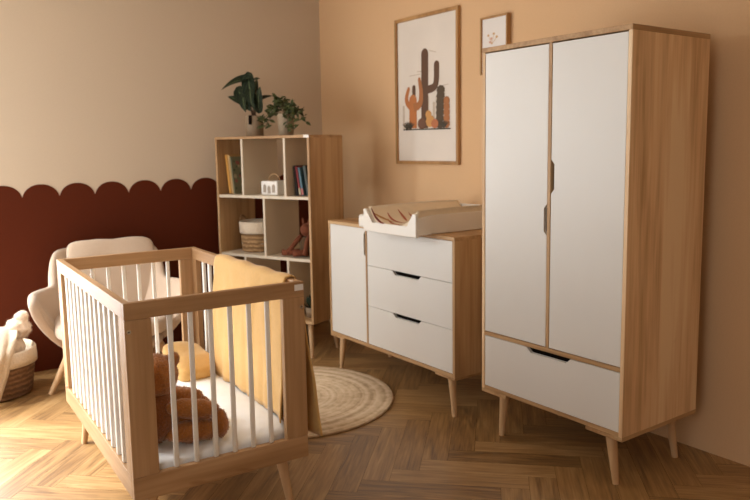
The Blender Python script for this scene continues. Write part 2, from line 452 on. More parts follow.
# ------------------------------------------------------------------ cabinets
def leg_at(parent, x, y, zt, fx, fy, rt_=.022, rb=.0125, m='leg'):
    bm = NB(); cone(bm, (x, y, zt), (fx, fy, 0.0), rt_, rb, 24)
    bm.normal_update()
    return obj('leg', bm, M[m], parent, smooth=True, mods=(('EDGE_SPLIT', dict(split_angle=.7)),))
def panel_front(xf, th, y0, y1, z0, z1, notch=None):
    """front panel in the yz plane at x=xf..xf+th. notch=(edge, a0, a1, depth); edge 'top','ylow','yhigh'"""
    bm = NB(); pts = [(y0, z0), (y1, z0), (y1, z1), (y0, z1)]
    if notch:
        e, a0, a1, d = notch; s = d*1.0
        if e == 'top': pts = [(y0, z0), (y1, z0), (y1, z1), (a1, z1), (a1-s, z1-d), (a0+s, z1-d), (a0, z1), (y0, z1)]
        if e == 'ylow': pts = [(y0, z0), (y1, z0), (y1, z1), (y0, z1), (y0, a1), (y0+d, a1-s), (y0+d, a0+s), (y0, a0)]
        if e == 'yhigh': pts = [(y0, z0), (y1, z0), (y1, a0), (y1-d, a0+s), (y1-d, a1-s), (y1, a1), (y1, z1), (y0, z1)]
    prism(bm, [(xf, p[0], p[1]) for p in pts], (th, 0, 0), bev=.0012)
    return bm
def pull_back(xf, th, notch, y0, y1, z1, d_):  # dark plate behind the cut-out, stands in for the shaded cabinet interior
    e, a0, a1, d = notch; bm = NB(); X0, X1 = xf+th+.0005, xf+th+.006
    if e == 'top': box(bm, X0, X1, a0, a1, z1-d-.006, z1-.0005)
    if e == 'ylow': box(bm, X0, X1, y0+.0005, y0+d+.006, a0, a1)
    if e == 'yhigh': box(bm, X0, X1, y1-d-.006, y1-.0005, a0, a1)
    return bm

# wardrobe
WX0, WX1, WY0, WY1 = -.662, -.116, -3.363, -2.541
wr = thing('wardrobe', 'tall wooden wardrobe with two white doors above one white drawer', 'wardrobe', (-.39, -2.955, 0))
t = .018
for ya in (WY0, WY1-t):
    b = NB(); box(b, WX0, WX1, ya, ya+t, .236, 1.878, .001); obj('side_panel', b, M['robe_lit'], wr)
b = NB(); box(b, WX0-.002, WX1, WY0-.001, WY1+.001, 1.878, 1.90, .0015); obj('top_panel', b, M['oakX'], wr)
b = NB(); box(b, WX0, WX1, WY0+t, WY1-t, .236, .2535, .001); box(b, WX0, WX0+.3, WY0+t, WY1-t, .511, .530, .001)
obj('crossboard', b, M['oakY'], wr)
b = NB(); box(b, WX0, WX1-.01, -2.966, -2.949, .530, 1.878, .001); obj('divider', b, M['oakZ'], wr)
b = NB(); box(b, WX1-.012, WX1-.004, WY0+t, WY1-t, .252, 1.878); obj('back_panel', b, M['oakZ'], wr)
g = .002
for (y0, y1, z0, z1, nt_, nm, lab) in (
    (WY0+t+g, -2.966-g, .533, 1.873, ('yhigh', 1.228, 1.376, .019), 'door', None),
    (-2.949+g, WY1-t-g, .533, 1.873, ('ylow', 1.040, 1.180, .019), 'door', None),
    (WY0+t+g, WY1-t-g, .2545, .508, ('top', -3.09, -2.835, .024), 'drawer', None)):
    d = obj(nm, panel_front(WX0+.002, .018, y0, y1, z0, z1, nt_), M['white_panel'], wr)
    obj('pull_shade', pull_back(WX0+.002, .018, nt_, y0, y1, z1, 0), M['gap'], d)
b = NB()
for y0, y1 in ((WY0, WY0+.185), (WY1-.165, WY1)):
    bb = NB(); box(bb, WX0, WX1, y0, y1, .2185, .2359, .001); obj('leg_plate', bb, M['oakX'], wr)
b.free()
for sx, x, fx in ((0, WX0+.056, WX0+.054), (1, WX1-.060, WX1-.052)):
    for y, fy in ((WY0+.094, WY0+.062), (WY1-.104, WY1-.088)):
        leg_at(wr, x, y, .2184, fx, fy, .025, .0135)

# dresser
DX0, DX1, DY0, DY1, DH = -.671, -.18, -2.350, -1.136, .978
dr = thing('dresser', 'low wooden dresser with one white door and three white drawers', 'dresser', (-.43, -1.74, 0))
for ya in (DY0, DY1-t):
    b = NB(); box(b, DX0, DX1, ya, ya+t, .230, DH-.02, .001); obj('side_panel', b, M['oakZ'], dr)
b = NB(); box(b, DX0-.002, DX1, DY0-.001, DY1+.001, DH-.02, DH, .0015); obj('top_panel', b, M['oakY'], dr)
b = NB(); box(b, DX0, DX1, DY0+t, DY1-t, .230, .250, .001); obj('bottom_panel', b, M['oakY'], dr)
b = NB(); box(b, DX0, DX1-.02, -1.565, -1.550, .250, DH-.02, .001); obj('divider', b, M['oakZ'], dr)
b = NB(); box(b, DX1-.012, DX1-.004, DY0+t, DY1-t, .250, DH-.02); obj('back_panel', b, M['oakZ'], dr)
fronts = [(-1.550+g, DY1-t-g, .253, DH-.022, ('ylow', .785, .94, .017), 'door'),
          (DY0+t+g, -1.565-g, .253, .4875, ('top', -2.072, -1.815, .024), 'drawer'),
          (DY0+t+g, -1.565-g, .490, .7355, ('top', -2.072, -1.815, .024), 'drawer'),
          (DY0+t+g, -1.565-g, .738, DH-.022, None, 'drawer')]
for (y0, y1, z0, z1, nt_, nm) in fronts:
    d = obj(nm, panel_front(DX0+.002, .018, y0, y1, z0, z1, nt_), M['white_panel'], dr)
    if nt_: obj('pull_shade', pull_back(DX0+.002, .018, nt_, y0, y1, z1, 0), M['gap'], d)
for y0, y1 in ((DY0, DY0+.16), (DY1-.16, DY1)):
    bb = NB(); box(bb, DX0, DX1, y0, y1, .2185, .2299, .001); obj('leg_plate', bb, M['oakX'], dr)
for x, fx in ((DX0+.050, DX0+.044), (DX1-.054, DX1-.044)):
    for y, fy in ((DY0+.078, DY0+.052), (DY1-.078, DY1-.052)):
        leg_at(dr, x, y, .2184, fx, fy, .023, .0125)

# changing tray on the dresser
TX0, TX1, TY0, TY1 = -.785, -.06, -2.178, -1.700
ct = thing('changing_tray', 'white changing tray with a low cut-out front, on top of the dresser', 'changing tray', (-.42, -1.93, DH))
b = NB()
zt = DH+.0015
pr = [(TY0, zt-.012), (TY1, zt-.012), (TY1, 1.092), (TY1-.022, 1.096), (TY1-.085, 1.018), (TY0+.075, 1.018), (TY0+.03, 1.092), (TY0+.012, 1.094), (TY0, 1.086)]
prism(b, [(TX0, p[0], p[1]) for p in pr], (.020, 0, 0), bev=.003)
obj('front_panel', b, M['plastic'], ct)
b = NB(); box(b, TX0+.020, TX1, TY0+.018, TY1-.018, zt, zt+.012, .001); obj('tray_base', b, M['plastic'], ct)
for ya, yb in ((TY0, TY0+.018), (TY1-.018, TY1)):
    b = NB(); pf = [(TX0+.0205, zt), (TX1, zt), (TX1, 1.075), (TX1-.02, 1.08), (TX0+.12, 1.08), (TX0+.0205, 1.07)]
    prism(b, [(p[0], ya, p[1]) for p in pf], (0, yb-ya, 0), bev=.003); obj('side_panel', b, M['plastic'], ct)
b = NB(); box(b, TX1-.016, TX1, TY0+.018, TY1-.018, zt+.0125, 1.085, .003); obj('rear_panel', b, M['plastic'], ct)
b = NB(); box(b, -.765, -.60, TY1+.0005, TY1+.085, DH+.0015, 1.055, .014, 3); obj('side_bracket', b, M['plastic'], ct)
# mat
def mat_material():
    m = plain('cream_feather_print', C(230, 212, 184), .55, bump=.1, bscale=20, vary=.02); return m
M['mat'] = mat_material(); M['shelf_shaded'] = plain('shaded_white_board', C(212, 198, 176), .55, vary=.01)  # bookcase boards: white dimmed, the shade there is put into the colour
M['print_red'] = plain('dark_red_print', C(128, 48, 34), .6)
M['print_rust'] = plain('rust_print', C(176, 96, 66), .6)
M['print_ochre'] = plain('ochre_print', C(184, 134, 76), .6)
b = NB()
def mat_z(y):
    t_ = (y-(TY0+TY1)/2)/((TY1-TY0)/2-.02)
    return 1.014+.092*abs(t_)**2.6
nx, ny = 30, 30
XA, XB, YA, YB = TX0+.024, TX1-.02, TY0+.0195, TY1-.0195
grid = [[b.verts.new((XA+(XB-XA)*i/nx, YA+(YB-YA)*j/ny, mat_z(YA+(YB-YA)*j/ny)+.006*math.sin(PI*i/nx)+.06*max(0, (i/nx-.8)/.2)**2*0)) for j in range(ny+1)] for i in range(nx+1)]
low = [[b.verts.new((v.co.x, v.co.y, zt+.0135)) for v in r] for r in grid]
for i in range(nx):
    for j in range(ny):
        b.faces.new((grid[i][j], grid[i+1][j], grid[i+1][j+1], grid[i][j+1])); b.faces.new((low[i][j], low[i][j+1], low[i+1][j+1], low[i+1][j]))
for i in range(nx):
    b.faces.new((grid[i][0], low[i][0], low[i+1][0], grid[i+1][0])); b.faces.new((grid[i][ny], grid[i+1][ny], low[i+1][ny], low[i][ny]))
for j in range(ny):
    b.faces.new((grid[0][j], grid[0][j+1], low[0][j+1], low[0][j])); b.faces.new((grid[nx][j], low[nx][j], low[nx][j+1], grid[nx][j+1]))
cm = thing('changing_mat', 'cream padded changing mat with red feather print, lying in the white tray', 'changing mat', (-.42, -1.93, zt+.0135))
obj('mat_pad', b, M['mat'], cm, smooth=True)
def feather(bm, p0, p1, bend, w, mi):
    n = 14; L, R = [], []
    p0, p1 = Vector(p0), Vector(p1); d = (p1-p0); nn = Vector((-d.y, d.x)).normalized()
    for i in range(n+1):
        t_ = i/n; c = p0+d*t_+nn*bend*math.sin(PI*t_); h = w*math.sin(PI*min(1, t_*.9+.05))**.8
        for arr, s in ((L, 1), (R, -1)):
            q = c+nn*h*s; arr.append(bm.verts.new((q.x, q.y, mat_z(max(YA, min(YB, q.y)))+.006*math.sin(PI*max(0, min(1, (q.x-XA)/(XB-XA))))+.0012)))
    for i in range(n): bm.faces.new((L[i], L[i+1], R[i+1], R[i])).material_index = mi
b = NB()
for a_ in (((-.748, -1.728), (-.725, -2.02), -.030, .011, 0), ((-.757, -1.755), (-.690, -1.865), .006, .010, 2), ((-.660, -1.765), (-.640, -1.93), -.022, .010, 1),
           ((-.574, -1.752), (-.605, -1.875), .008, .009, 1), ((-.695, -1.815), (-.720, -1.99), -.012, .009, 1), ((-.755, -2.120), (-.665, -2.145), .004, .010, 0),
           ((-.685, -2.150), (-.640, -2.105), .004, .012, 1), ((-.520, -1.78), (-.560, -1.92), .01, .008, 1), ((-.30, -1.77), (-.29, -1.80), 0, .006, 2), ((-.48, -2.145), (-.45, -2.13), 0, .006, 2),
           ((-.62, -1.95), (-.50, -2.04), .012, .010, 0), ((-.42, -1.86), (-.34, -1.98), .012, .010, 1), ((-.25, -1.92), (-.15, -1.84), .01, .010, 2)):
    feather(b, *a_)
obj('feather_print', b, [M['print_red'], M['print_rust'], M['print_ochre']], cm)

# ------------------------------------------------------------------ bookcase
SF = Frame((-.6846, -.9424, 0), .3834)   # x: depth away, y: towards the far end
SW, SD, SH = .850, .385, 1.530
bc = thing('bookcase', 'open oak bookcase with white inner shelves, standing across the corner', 'bookcase', (SD/2, SW/2, 0), SF)
for ya in (0, SW-.018):
    b = NB(); box(b, 0, SD, ya, ya+.018, .25, SH-.018, .001); obj('side_panel', b, M['oakZ'], bc)
b = NB(); box(b, 0, SD, 0, SW, SH-.0179, SH, .001); obj('top_panel', b, M['oakY'], bc)
b = NB(); box(b, 0, SD, .018, SW-.018, .25, .27, .001); obj('bottom_panel', b, M['oakY'], bc)
for z in (1.098, .676):
    b = NB(); box(b, .004, SD-.002, .0181, SW-.0181, z, z+.020, .001); obj('shelf', b, M['shelf_shaded'], bc)
for y, z0, z1 in ((.599, 1.118, SH-.018), (.216, 1.118, SH-.018), (.411, .696, 1.098), (.602, .270, .676), (.212, .270, .676)):
    b = NB(); box(b, .004, SD-.004, y-.009, y+.009, z0, z1, .001); obj('divider', b, M['shelf_shaded'], bc)
for x, fx in ((.07, .04), (SD-.07, SD-.04)):
    for y, fy in ((.08, .05), (SW-.08, SW-.05)):
        leg_at(bc, x, y, .2499, fx, fy, .022, .0125)
b = NB(); box(b, -.0012, -.0002, .0, .045, SH-.019, SH-.001); box(b, -.0012, .03, .0, .045, SH+.0002, SH+.001); obj('white_label', b, M['label'], bc)

def book(name, label, x0, y0, z0, depth, thick, height, lean, cover, page=True, spine=None, group='books on the bookcase', front=None):
    """lean: radians about the x axis; positive leans the top towards +y"""
    bt = thing(name, label, 'book', (x0+depth/2, y0, z0), SF, group)
    R_ = Matrix.Rotation(-lean, 3, 'X'); P = Vector((x0, y0, z0+thick*math.sin(lean)+.0005))
    def place(bm):
        for v in bm.verts: v.co = P+R_ @ v.co
        return bm
    bm = NB(); t_ = min(.003, thick*.2)
    box(bm, 0, depth, 0, t_, 0, height, .0005); box(bm, 0, depth, thick-t_, thick, 0, height, .0005); box(bm, 0, t_, 0, thick, 0, height, .0005)
    if spine:
        box(bm, -.0006, -.0001, 0.0005, thick-.0005, height*.03, height*.26, mi=1)
    if front:
        rnd = random.Random(5)
        for k in range(26):
            cx, cz = rnd.uniform(.02, depth-.02), rnd.uniform(.03, height-.03); s = rnd.uniform(.006, .018)
            prism(bm, [(cx+s*math.cos(a*PI/3), -.0007, cz+s*math.sin(a*PI/3)) for a in range(6)], (0, .0006, 0), mi=1+k % 3)
    mats = [cover]+([spine] if spine else [])+(list(front) if front else [])
    obj('cover', place(bm), mats, bt)
    bm = NB(); box(bm, t_, depth-.004, t_, thick-t_, .003, height-.003); obj('pages', place(bm), M['label'], bt)
    return bt
col = lambda n, c: plain(n, c, .55, vary=.03)
yl = col('yellow_cover', C(206, 150, 66)); tn = col('tan_cover', C(196, 158, 104)); gr = col('green_cover', C(128, 126, 98))
rd_ = col('red_cover', C(150, 44, 44)); te = col('teal_cover', C(70, 104, 118)); bk = col('black_cover', C(34, 28, 26)); fl_ = col('dark_floral_cover', C(52, 56, 46))
cr1, cr2, cr3 = col('cover_pink', C(170, 92, 84)), col('cover_leaf', C(60, 84, 56)), col('cover_cream', C(190, 176, 140))
zs = 1.1187
book('picture_book', 'yellow spined picture book leaning at the far left of the top shelf', .07, .772, zs, .22, .022, .285, .115, yl)
book('picture_book', 'tan spined picture book leaning beside the yellow one', .07, .751, zs, .22, .018, .285, .113, tn)
book('picture_book', 'grey-green picture book with a colourful cover, leaning on the tan one', .07, .738, zs, .215, .011, .270, .110, gr, front=(cr1, cr2, cr3))
# right hand group
book('black_book', 'tall black book at the left of the right-hand top compartment', .08, .168, zs, .20, .018, .205, .09, bk, spine=None)
book('red_book', 'slim red book between the black and the blue-grey book', .075, .136, zs, .20, .016, .200, .15, rd_, spine=cr3)
book('blue_book', 'blue-grey book leaning on the red one', .075, .112, zs, .20, .018, .195, .16, te, spine=cr1)
book('floral_book', 'wide dark green book with a floral cover, nearest the bookcase side', .09, .076, zs, .20, .022, .205, .15, fl_, front=(cr2, cr3, cr1))

# toy case with handle
tc_ = thing('toy_case', 'small white case with dark painted windows and an arched handle', 'toy case', (.13, .42, zs), SF)
b = NB(); box(b, .075, .195, .345, .492, zs, zs+.098, .006, 2); obj('case_body', b, M['label'], tc_)
b = NB()
for y in (.458, .378):
    pts = [(y-.014, .018), (y+.014, .018), (y+.014, .058), (y+.010, .070), (y, .076), (y-.010, .070), (y-.014, .058)]
    prism(b, [(.0745, p[0], zs+p[1]) for p in pts], (-.0012, 0, 0))
pts = [(.405, .012), (.433, .012), (.433, .05), (.427, .062), (.419, .066), (.411, .062), (.405, .05)]
prism(b, [(.0745, p[0], zs+p[1]) for p in pts], (-.0012, 0, 0))
obj('painted_window', b, plain('grey_print', C(166, 152, 138), .7), tc_)
b = NB(); tube(b, [(.135, .42+.05*math.cos(a), zs+.098+.048*math.sin(a)) for a in [PI*k/12 for k in range(13)]], .0035, 8)
obj('handle', b, M['oakY'], tc_, smooth=True)

# storage basket with liner
sb = thing('storage_basket', 'round tan woven basket with white cloth liner, on the middle shelf', 'basket', (.20, .640, .6965), SF)
b = NB(); lathe(b, (.20, .640, .6965), [(0, 0), (.118, 0), (.124, .01), (.130, .15), (.126, .15), (.120, .012), (0, .012)], 40); obj('basket_body', b, M['jute_basket'], sb, smooth=True)
b = NB(); lathe(b, (.20, .640, .6965), [(.126, .06), (.1265, .13), (.1335, .215), (.138, .222), (.1415, .215), (.1385, .15), (.137, .136), (.1325, .136), (.1315, .150), (.1275, .156), (.124, .05)], 40, wob=.008); obj('cloth_liner', b, M['knit'], sb, smooth=True)
for s in (1, -1):
    b = NB(); tube(b, [(.20-.05+.1*k/10, .640+s*(.136+.020*math.sin(PI*k/10)), .6965+.20+.055*math.sin(PI*k/10)) for k in range(11)], .006, 8)
    obj('handle', b, M['jute_basket'], sb, smooth=True)

# rust stuffed toy in the middle shelf
rust = plain('rust_corduroy', C(116, 60, 32), .9, bump=.4, bscale=120, vary=.15)
rust2 = plain('olive_brown_fabric', C(84, 60, 34), .9, bump=.4, bscale=120, vary=.15)
st = thing('stuffed_toy', 'rust brown long-limbed stuffed toy slumped in the middle shelf', 'stuffed toy', (.13, .10, .6965), SF)
b = NB(); ellipsoid(b, (.12, .130, .772), (.055, .055, .075), wr=.006, sub=3); obj('body', b, rust2, st, smooth=True)
b = NB(); ellipsoid(b, (.105, .120, .885), (.045, .045, .048), wr=.004, sub=3); obj('head', b, rust, st, smooth=True)
for s in (1, -1):
    b = NB(); cone(b, (.105, .120+s*.02, .922), (.105, .120+s*.033, .965), .014, .006, 10); obj('ear', b, rust, st, smooth=True)
b = NB(); tube(b, [(.10, .165, .84), (.08, .195, .80), (.06, .22, .76), (.05, .25, .722)], [.019, .018, .017, .021], 12); obj('arm', b, rust, st, smooth=True)
b = NB(); tube(b, [(.09, .085, .84), (.05, .080, .80), (.035, .080, .745), (.03, .085, .722)], [.019, .017, .016, .02], 12); obj('arm', b, rust, st, smooth=True)
b = NB(); tube(b, [(.10, .165, .725), (.07, .21, .728), (.05, .255, .724), (.045, .285, .724)], [.026, .022, .020, .024], 12); obj('leg', b, rust, st, smooth=True)
b = NB(); tube(b, [(.09, .11, .725), (.06, .125, .728), (.035, .15, .724), (.028, .175, .724)], [.026, .022, .020, .024], 12); obj('leg', b, rust, st, smooth=True)

# plant in the lowest compartment
lp = thing('potted_plant', 'small dark potted plant in the lowest right compartment of the bookcase', 'plant', (.15, .10, .271), SF)
b = NB(); lathe(b, (.12, .105, .271), [(0, 0), (.035, 0), (.045, .07), (.040, .07), (.036, .06), (0, .06)], 24); obj('pot', b, M['pot'], lp, smooth=True)
def leaf(bm, B, T, w, nrm, droop=.15, n=8, uvl=None, shape='oval', cup=.15):
    B, T = Vector(B), Vector(T); d = T-B; L = d.length; d.normalize(); nrm = Vector(nrm); nrm = (nrm-d*nrm.dot(d)).normalized(); s = d.cross(nrm)
    rows = []
    for i in range(n+1):
        t_ = i/n
        if shape == 'arrow': h = w*(math.sin(PI*min(1, t_**.62))**.75)*(1-.15*t_) if 0 < t_ < 1 else 0
        else: h = w*math.sin(PI*t_)**.75 if 0 < t_ < 1 else 0
        c = B+d*L*t_+nrm*(droop*L*math.sin(PI*t_))
        row = []
        for k in range(5):
            a = (k-2)/2
            back = -d*abs(a)*.18*L*(1-t_)**2 if shape == 'arrow' else Vector((0, 0, 0))
            row.append((c+s*h*a+nrm*(cup*h*abs(a)**1.5)+back, (.5+a/2, t_)))
        rows.append(row)
    V = [[bm.verts.new(p) for p, _ in r] for r in rows]
    for i in range(n):
        for k in range(4):
            f = bm.faces.new((V[i][k], V[i][k+1], V[i+1][k+1], V[i+1][k]))
            if uvl:
                for l, (ii, kk) in zip(f.loops, ((i, k), (i, k+1), (i+1, k+1), (i+1, k))): l[uvl].uv = rows[ii][kk][1]
b = NB(); rnd = random.Random(3)
for k in range(16):
    a = rnd.uniform(0, 2*PI); e_ = rnd.uniform(.5, 1.4); L = rnd.uniform(.05, .09)
    leaf(b, (.12, .105, .33), (.12+L*math.cos(a)*math.cos(e_), .105+L*math.sin(a)*math.cos(e_), .33+.02+L*math.sin(e_)), .014, (math.cos(a), math.sin(a), .2))
obj('foliage', b, M['foliage_dark'], lp, smooth=True)

# alocasia on top
px_, py_ = .17, .617
pa = thing('potted_plant', 'tall alocasia with large dark veined leaves in a grey cylinder pot', 'plant', (px_, py_, SH+.0005), SF)
z0 = SH+.0005
b = NB(); lathe(b, (px_, py_, z0), [(0, 0), (.060, 0), (.064, .004), (.064, .146), (.058, .146), (.056, .125), (0, .125)], 36); pot = obj('pot', b, M['pot'], pa, smooth=True, mods=(('EDGE_SPLIT', dict(split_angle=.8)),))
b = NB(); lathe(b, (px_, py_, z0), [(0, .133), (.055, .130), (.055, .1255), (0, .1255)], 24); obj('soil', b, M['soil'], pa)
b = NB(); box(b, px_-.072, px_-.062, py_-.030, py_-.008, z0+.085, z0+.15, .001); obj('plant_tag', b, M['gap'], pa)
A = [((.15, .640, 1.940), (.10, .862, 1.868), .066, (-1, .1, .9), .09),
     ((.15, .640, 1.950), (.13, .575, 1.715), .085, (-1, -.1, .35), .06),
     ((.13, .720, 1.860), (.11, .590, 1.705), .075, (-1, .1, .5), .08),
     ((.14, .640, 1.760), (.10, .800, 1.820), .045, (-1, .2, .5), .1),
     ((.17, .570, 1.720), (.14, .525, 1.880), .062, (-1, -.3, .1), .08),
     ((.16, .610, 1.915), (.12, .505, 1.930), .030, (-1, 0, .8), .1),
     ((.24, .650, 1.860), (.30, .690, 1.950), .05, (-1, .1, .5), .1),
     ((.22, .600, 1.790), (.30, .54, 1.820), .05, (-1, .1, 1), .1),
     ((.12, .670, 1.830), (.09, .620, 1.700), .060, (-1, .1, .4), .08),
     ((.13, .610, 1.860), (.10, .570, 1.740), .060, (-1, -.2, .3), .08)]
for B, T, w, nn, dp in A:
    b = NB(); uvl = b.loops.layers.uv.new('UVMap')
    leaf(b, B, T, w*.68, nn, dp, 12, uvl, 'arrow', .2); lf = obj('leaf', b, M['leaf'], pa, smooth=True)
    b = NB(); r0 = Vector((px_+random.uniform(-.015, .015), py_+random.uniform(-.015, .015), z0+.131)); Bv = Vector(B)
    mid = (r0+Bv)/2+Vector((0, 0, .03)); tube(b, [r0, (r0+mid)/2+Vector((0, 0, .012)), mid, Bv], [.0055, .0045, .004, .003], 8); obj('stem', b, M['stem'], lf, smooth=True)

# trailing plant
qx, qy = .17, .325
pb = thing('potted_plant', 'bushy trailing plant with many small leaves in a beige tapered pot', 'plant', (qx, qy, z0), SF)
b = NB(); lathe(b, (qx, qy, z0), [(0, 0), (.046, 0), (.050, .004), (.062, .150), (.057, .150), (.052, .13), (0, .13)], 36); obj('pot', b, M['pot2'], pb, smooth=True, mods=(('EDGE_SPLIT', dict(split_angle=.8)),))
b = NB(); lathe(b, (qx, qy, z0), [(0, .136), (.050, .134), (.0505, .1305), (0, .1305)], 24); obj('soil', b, M['soil'], pb)
bs, bl = NB(), NB(); rnd = random.Random(11)
vines = [(.50, 1.63, .5), (.47, 1.60, .3), (.46, 1.71, .7), (.15, 1.63, .4), (.12, 1.62, .3), (.17, 1.68, .6), (.20, 1.57, .2), (.25, 1.55, .2), (.44, 1.58, .2),
         (.33, 1.775, 1), (.38, 1.74, 1), (.27, 1.74, 1), (.22, 1.73, .9), (.41, 1.73, .9), (.30, 1.76, 1), (.35, 1.75, 1), (.19, 1.70, .8), (.25, 1.70, .8)]
for (ty, tz, arch) in vines:
    tx = qx+rnd.uniform(-.09, .05) if tz > 1.66 else qx-rnd.uniform(.03, .09)
    p0 = Vector((qx+rnd.uniform(-.02, .02), qy+(ty-qy)*.15, z0+.134)); p3 = Vector((tx, ty, tz))
    topz = max(p0.z+.05, tz+.01) if tz < 1.7 else tz
    p1 = Vector((qx+(tx-qx)*.4, qy+(ty-qy)*.45, topz)); p2 = Vector((qx+(tx-qx)*.85, qy+(ty-qy)*.9, (topz+tz)/2+.01))
    pts = [p0*(1-t_)**3+p1*3*t_*(1-t_)**2+p2*3*t_*t_*(1-t_)+p3*t_**3 for t_ in [k/10 for k in range(11)]]
    tube(bs, pts, .0018, 6)
    for k in range(3, 11):
        for s in (1, -1):
            if rnd.random() < .15: continue
            P = pts[k]; a = rnd.uniform(0, 2*PI)
            dv = Vector((rnd.uniform(-1, .4), s*rnd.uniform(.2, 1), rnd.uniform(-.5, .8))).normalized(); L = rnd.uniform(.028, .046)
            leaf(bl, P, P+dv*L*1.3, L*.25, (-1, rnd.uniform(-.5, .5), rnd.uniform(.1, 1)), .1, 5)
obj('vine', bs, M['stem'], pb, smooth=True); obj('foliage', bl, M['foliage'], pb, smooth=True)

# ------------------------------------------------------------------ pictures on the right wall
def picture(name, label, y0, y1, z0, z1, fw_, dep, mat, sheet_z=None):
    p = thing(name, label, 'picture', (-.001, (y0+y1)/2, z0))
    b = NB()
    box(b, -dep, -.001, y0, y0+fw_, z0, z1, .001); box(b, -dep, -.001, y1-fw_, y1, z0, z1, .001)
    box(b, -dep, -.001, y0+fw_, y1-fw_, z0, z0+fw_, .001); box(b, -dep, -.001, y0+fw_, y1-fw_, z1-fw_, z1, .001)
    obj('frame', b, mat, p)
    return p
pf = wood('frame_oak', C(150, 108, 62), C(178, 134, 84), C(192, 150, 98), 'Z')
P1 = picture('framed_picture', 'large oak framed print of brown and orange cacti', -1.665, -1.018, 1.322, 2.302, .022, .024, pf)
cols = [C(230, 220, 208), C(96, 66, 44), C(188, 116, 62), C(84, 66, 44), C(170, 108, 60), C(112, 74, 52), C(206, 150, 84), C(186, 112, 70), C(70, 62, 46), C(200, 184, 164)]
pm = [plain('print_ink_%d' % i, c, .6, vary=.03) for i, c in enumerate(cols)]
b = NB(); box(b, -.012, -.003, -1.665+.0222, -1.018-.0222, 1.322+.0222, 2.302-.0222)
LAY = [0]
def stroke(pts, w, mi, w2=None):
    LAY[0] += 1; x = -.0122-.00012*LAY[0]; pts = [Vector(p) for p in pts]
    # smooth the polyline
    if len(pts) > 2:
        for _ in range(2):
            q = [pts[0]]
            for a, c in zip(pts, pts[1:]): q += [a*.75+c*.25, a*.25+c*.75]
            pts = q+[pts[-1]]
    L, R = [], []; n = len(pts)
    for i, p in enumerate(pts):
        d = (pts[min(i+1, n-1)]-pts[max(i-1, 0)]).normalized(); nn = Vector((-d.y, d.x))
        ww = w if w2 is None else w+(w2-w)*i/(n-1)
        L.append(p+nn*ww); R.append(p-nn*ww)
    d = (pts[-1]-pts[-2]).normalized(); nn = Vector((-d.y, d.x)); we = w if w2 is None else w2
    cap = [pts[-1]+nn*we*math.cos(a)+d*we*math.sin(a) for a in [PI*k/8 for k in range(1, 8)]]
    for i in range(n-1):
        f = b.faces.new([b.verts.new((x, q.x, q.y)) for q in (L[i], L[i+1], R[i+1], R[i])]); f.material_index = mi
    f = b.faces.new([b.verts.new((x, q.x, q.y)) for q in [L[-1]]+cap+[R[-1]]]); f.material_index = mi
def blob(cy, cz, ry, rz, mi, lob=0):
    LAY[0] += 1; x = -.0122-.00012*LAY[0]
    f = b.faces.new([b.verts.new((x, cy+ry*(1+lob*math.cos(9*a))*math.cos(a), cz+rz*(1+lob*math.cos(9*a))*math.sin(a))) for a in [2*PI*k/48 for k in range(48)]]); f.material_index = mi
for y0, z0_, y1, z1_ in ((-1.164, 1.915, -1.276, 1.919), (-1.248, 1.938, -1.37, 1.931), (-1.371, 2.063, -1.442, 2.046), (-1.473, 1.827, -1.562, 1.832)):
    stroke([(y0, z0_), (y1, z1_)], .0025, 9)
for y_, z_, h in ((-1.10, 1.58, .13), (-1.36, 1.60, .16), (-1.45, 1.58, .18), (-1.42, 1.60, .12)): stroke([(y_, z_-.02), (y_, z_+h)], .011, 9)
stroke([(-1.325, 1.561), (-1.330, 2.045)], .036, 1)
stroke([(-1.328, 1.81), (-1.408, 1.816), (-1.447, 1.84), (-1.449, 1.965)], .026, 1)
stroke([(-1.212, 1.70), (-1.214, 1.835)], .018, 1)
stroke([(-1.201, 1.565), (-1.203, 1.75)], .040, 2)
stroke([(-1.197, 1.70), (-1.150, 1.722), (-1.126, 1.765), (-1.157, 1.83)], .026, 2, .014)
stroke([(-1.211, 1.70), (-1.284, 1.717), (-1.293, 1.798), (-1.272, 1.885)], .030, 4, .014)
for k in range(7): blob(-1.478-.002*k, 1.585+.036*k, .040, .030, 3, .06)
for k in range(5): blob(-1.548, 1.585+.036*k, .030, .028, 4, .06)
blob(-1.385, 1.605, .045, .038, 6, .06); blob(-1.366, 1.65, .03, .026, 6, .06); blob(-1.43, 1.588, .036, .03, 7, .05)
blob(-1.297, 1.592, .042, .037, 5)
for cy in (-1.173, -1.522, -1.14):
    for k in range(-3, 4): stroke([(cy, 1.558), (cy+.012*k, 1.60-.004*abs(k)), (cy+.016*k, 1.612-.006*abs(k))], .006, 8, .001)
stroke([(-1.10, 1.556), (-1.585, 1.552)], .004, 8)
obj('cactus_print', b, pm, P1)
P2 = picture('framed_picture', 'small oak framed print of faint flowers, partly behind the wardrobe', -2.090, -1.868, 1.86, 2.192, .011, .032, pf)
b = NB(); box(b, -.022, -.003, -2.090+.0112, -1.868-.0112, 1.86+.0112, 2.192-.0112); LAY[0] = 83
ink = [plain('white_paper', C(232, 226, 220), .5, vary=0), plain('gold_ink', C(206, 166, 110), .6), plain('pink_ink', C(214, 168, 148), .6)]
for k, (cy, cz) in enumerate(((-1.93, 2.085), (-1.955, 2.065), (-1.975, 2.09), (-1.945, 2.045), (-2.0, 2.07))):
    stroke([(-1.96, 2.03), ((cy-1.96)/2, (cz+2.03)/2), (cy, cz)], .0014, 1); blob(cy, cz, .009, .007, 1+k % 2, .25)
obj('flower_print', b, ink, P2)

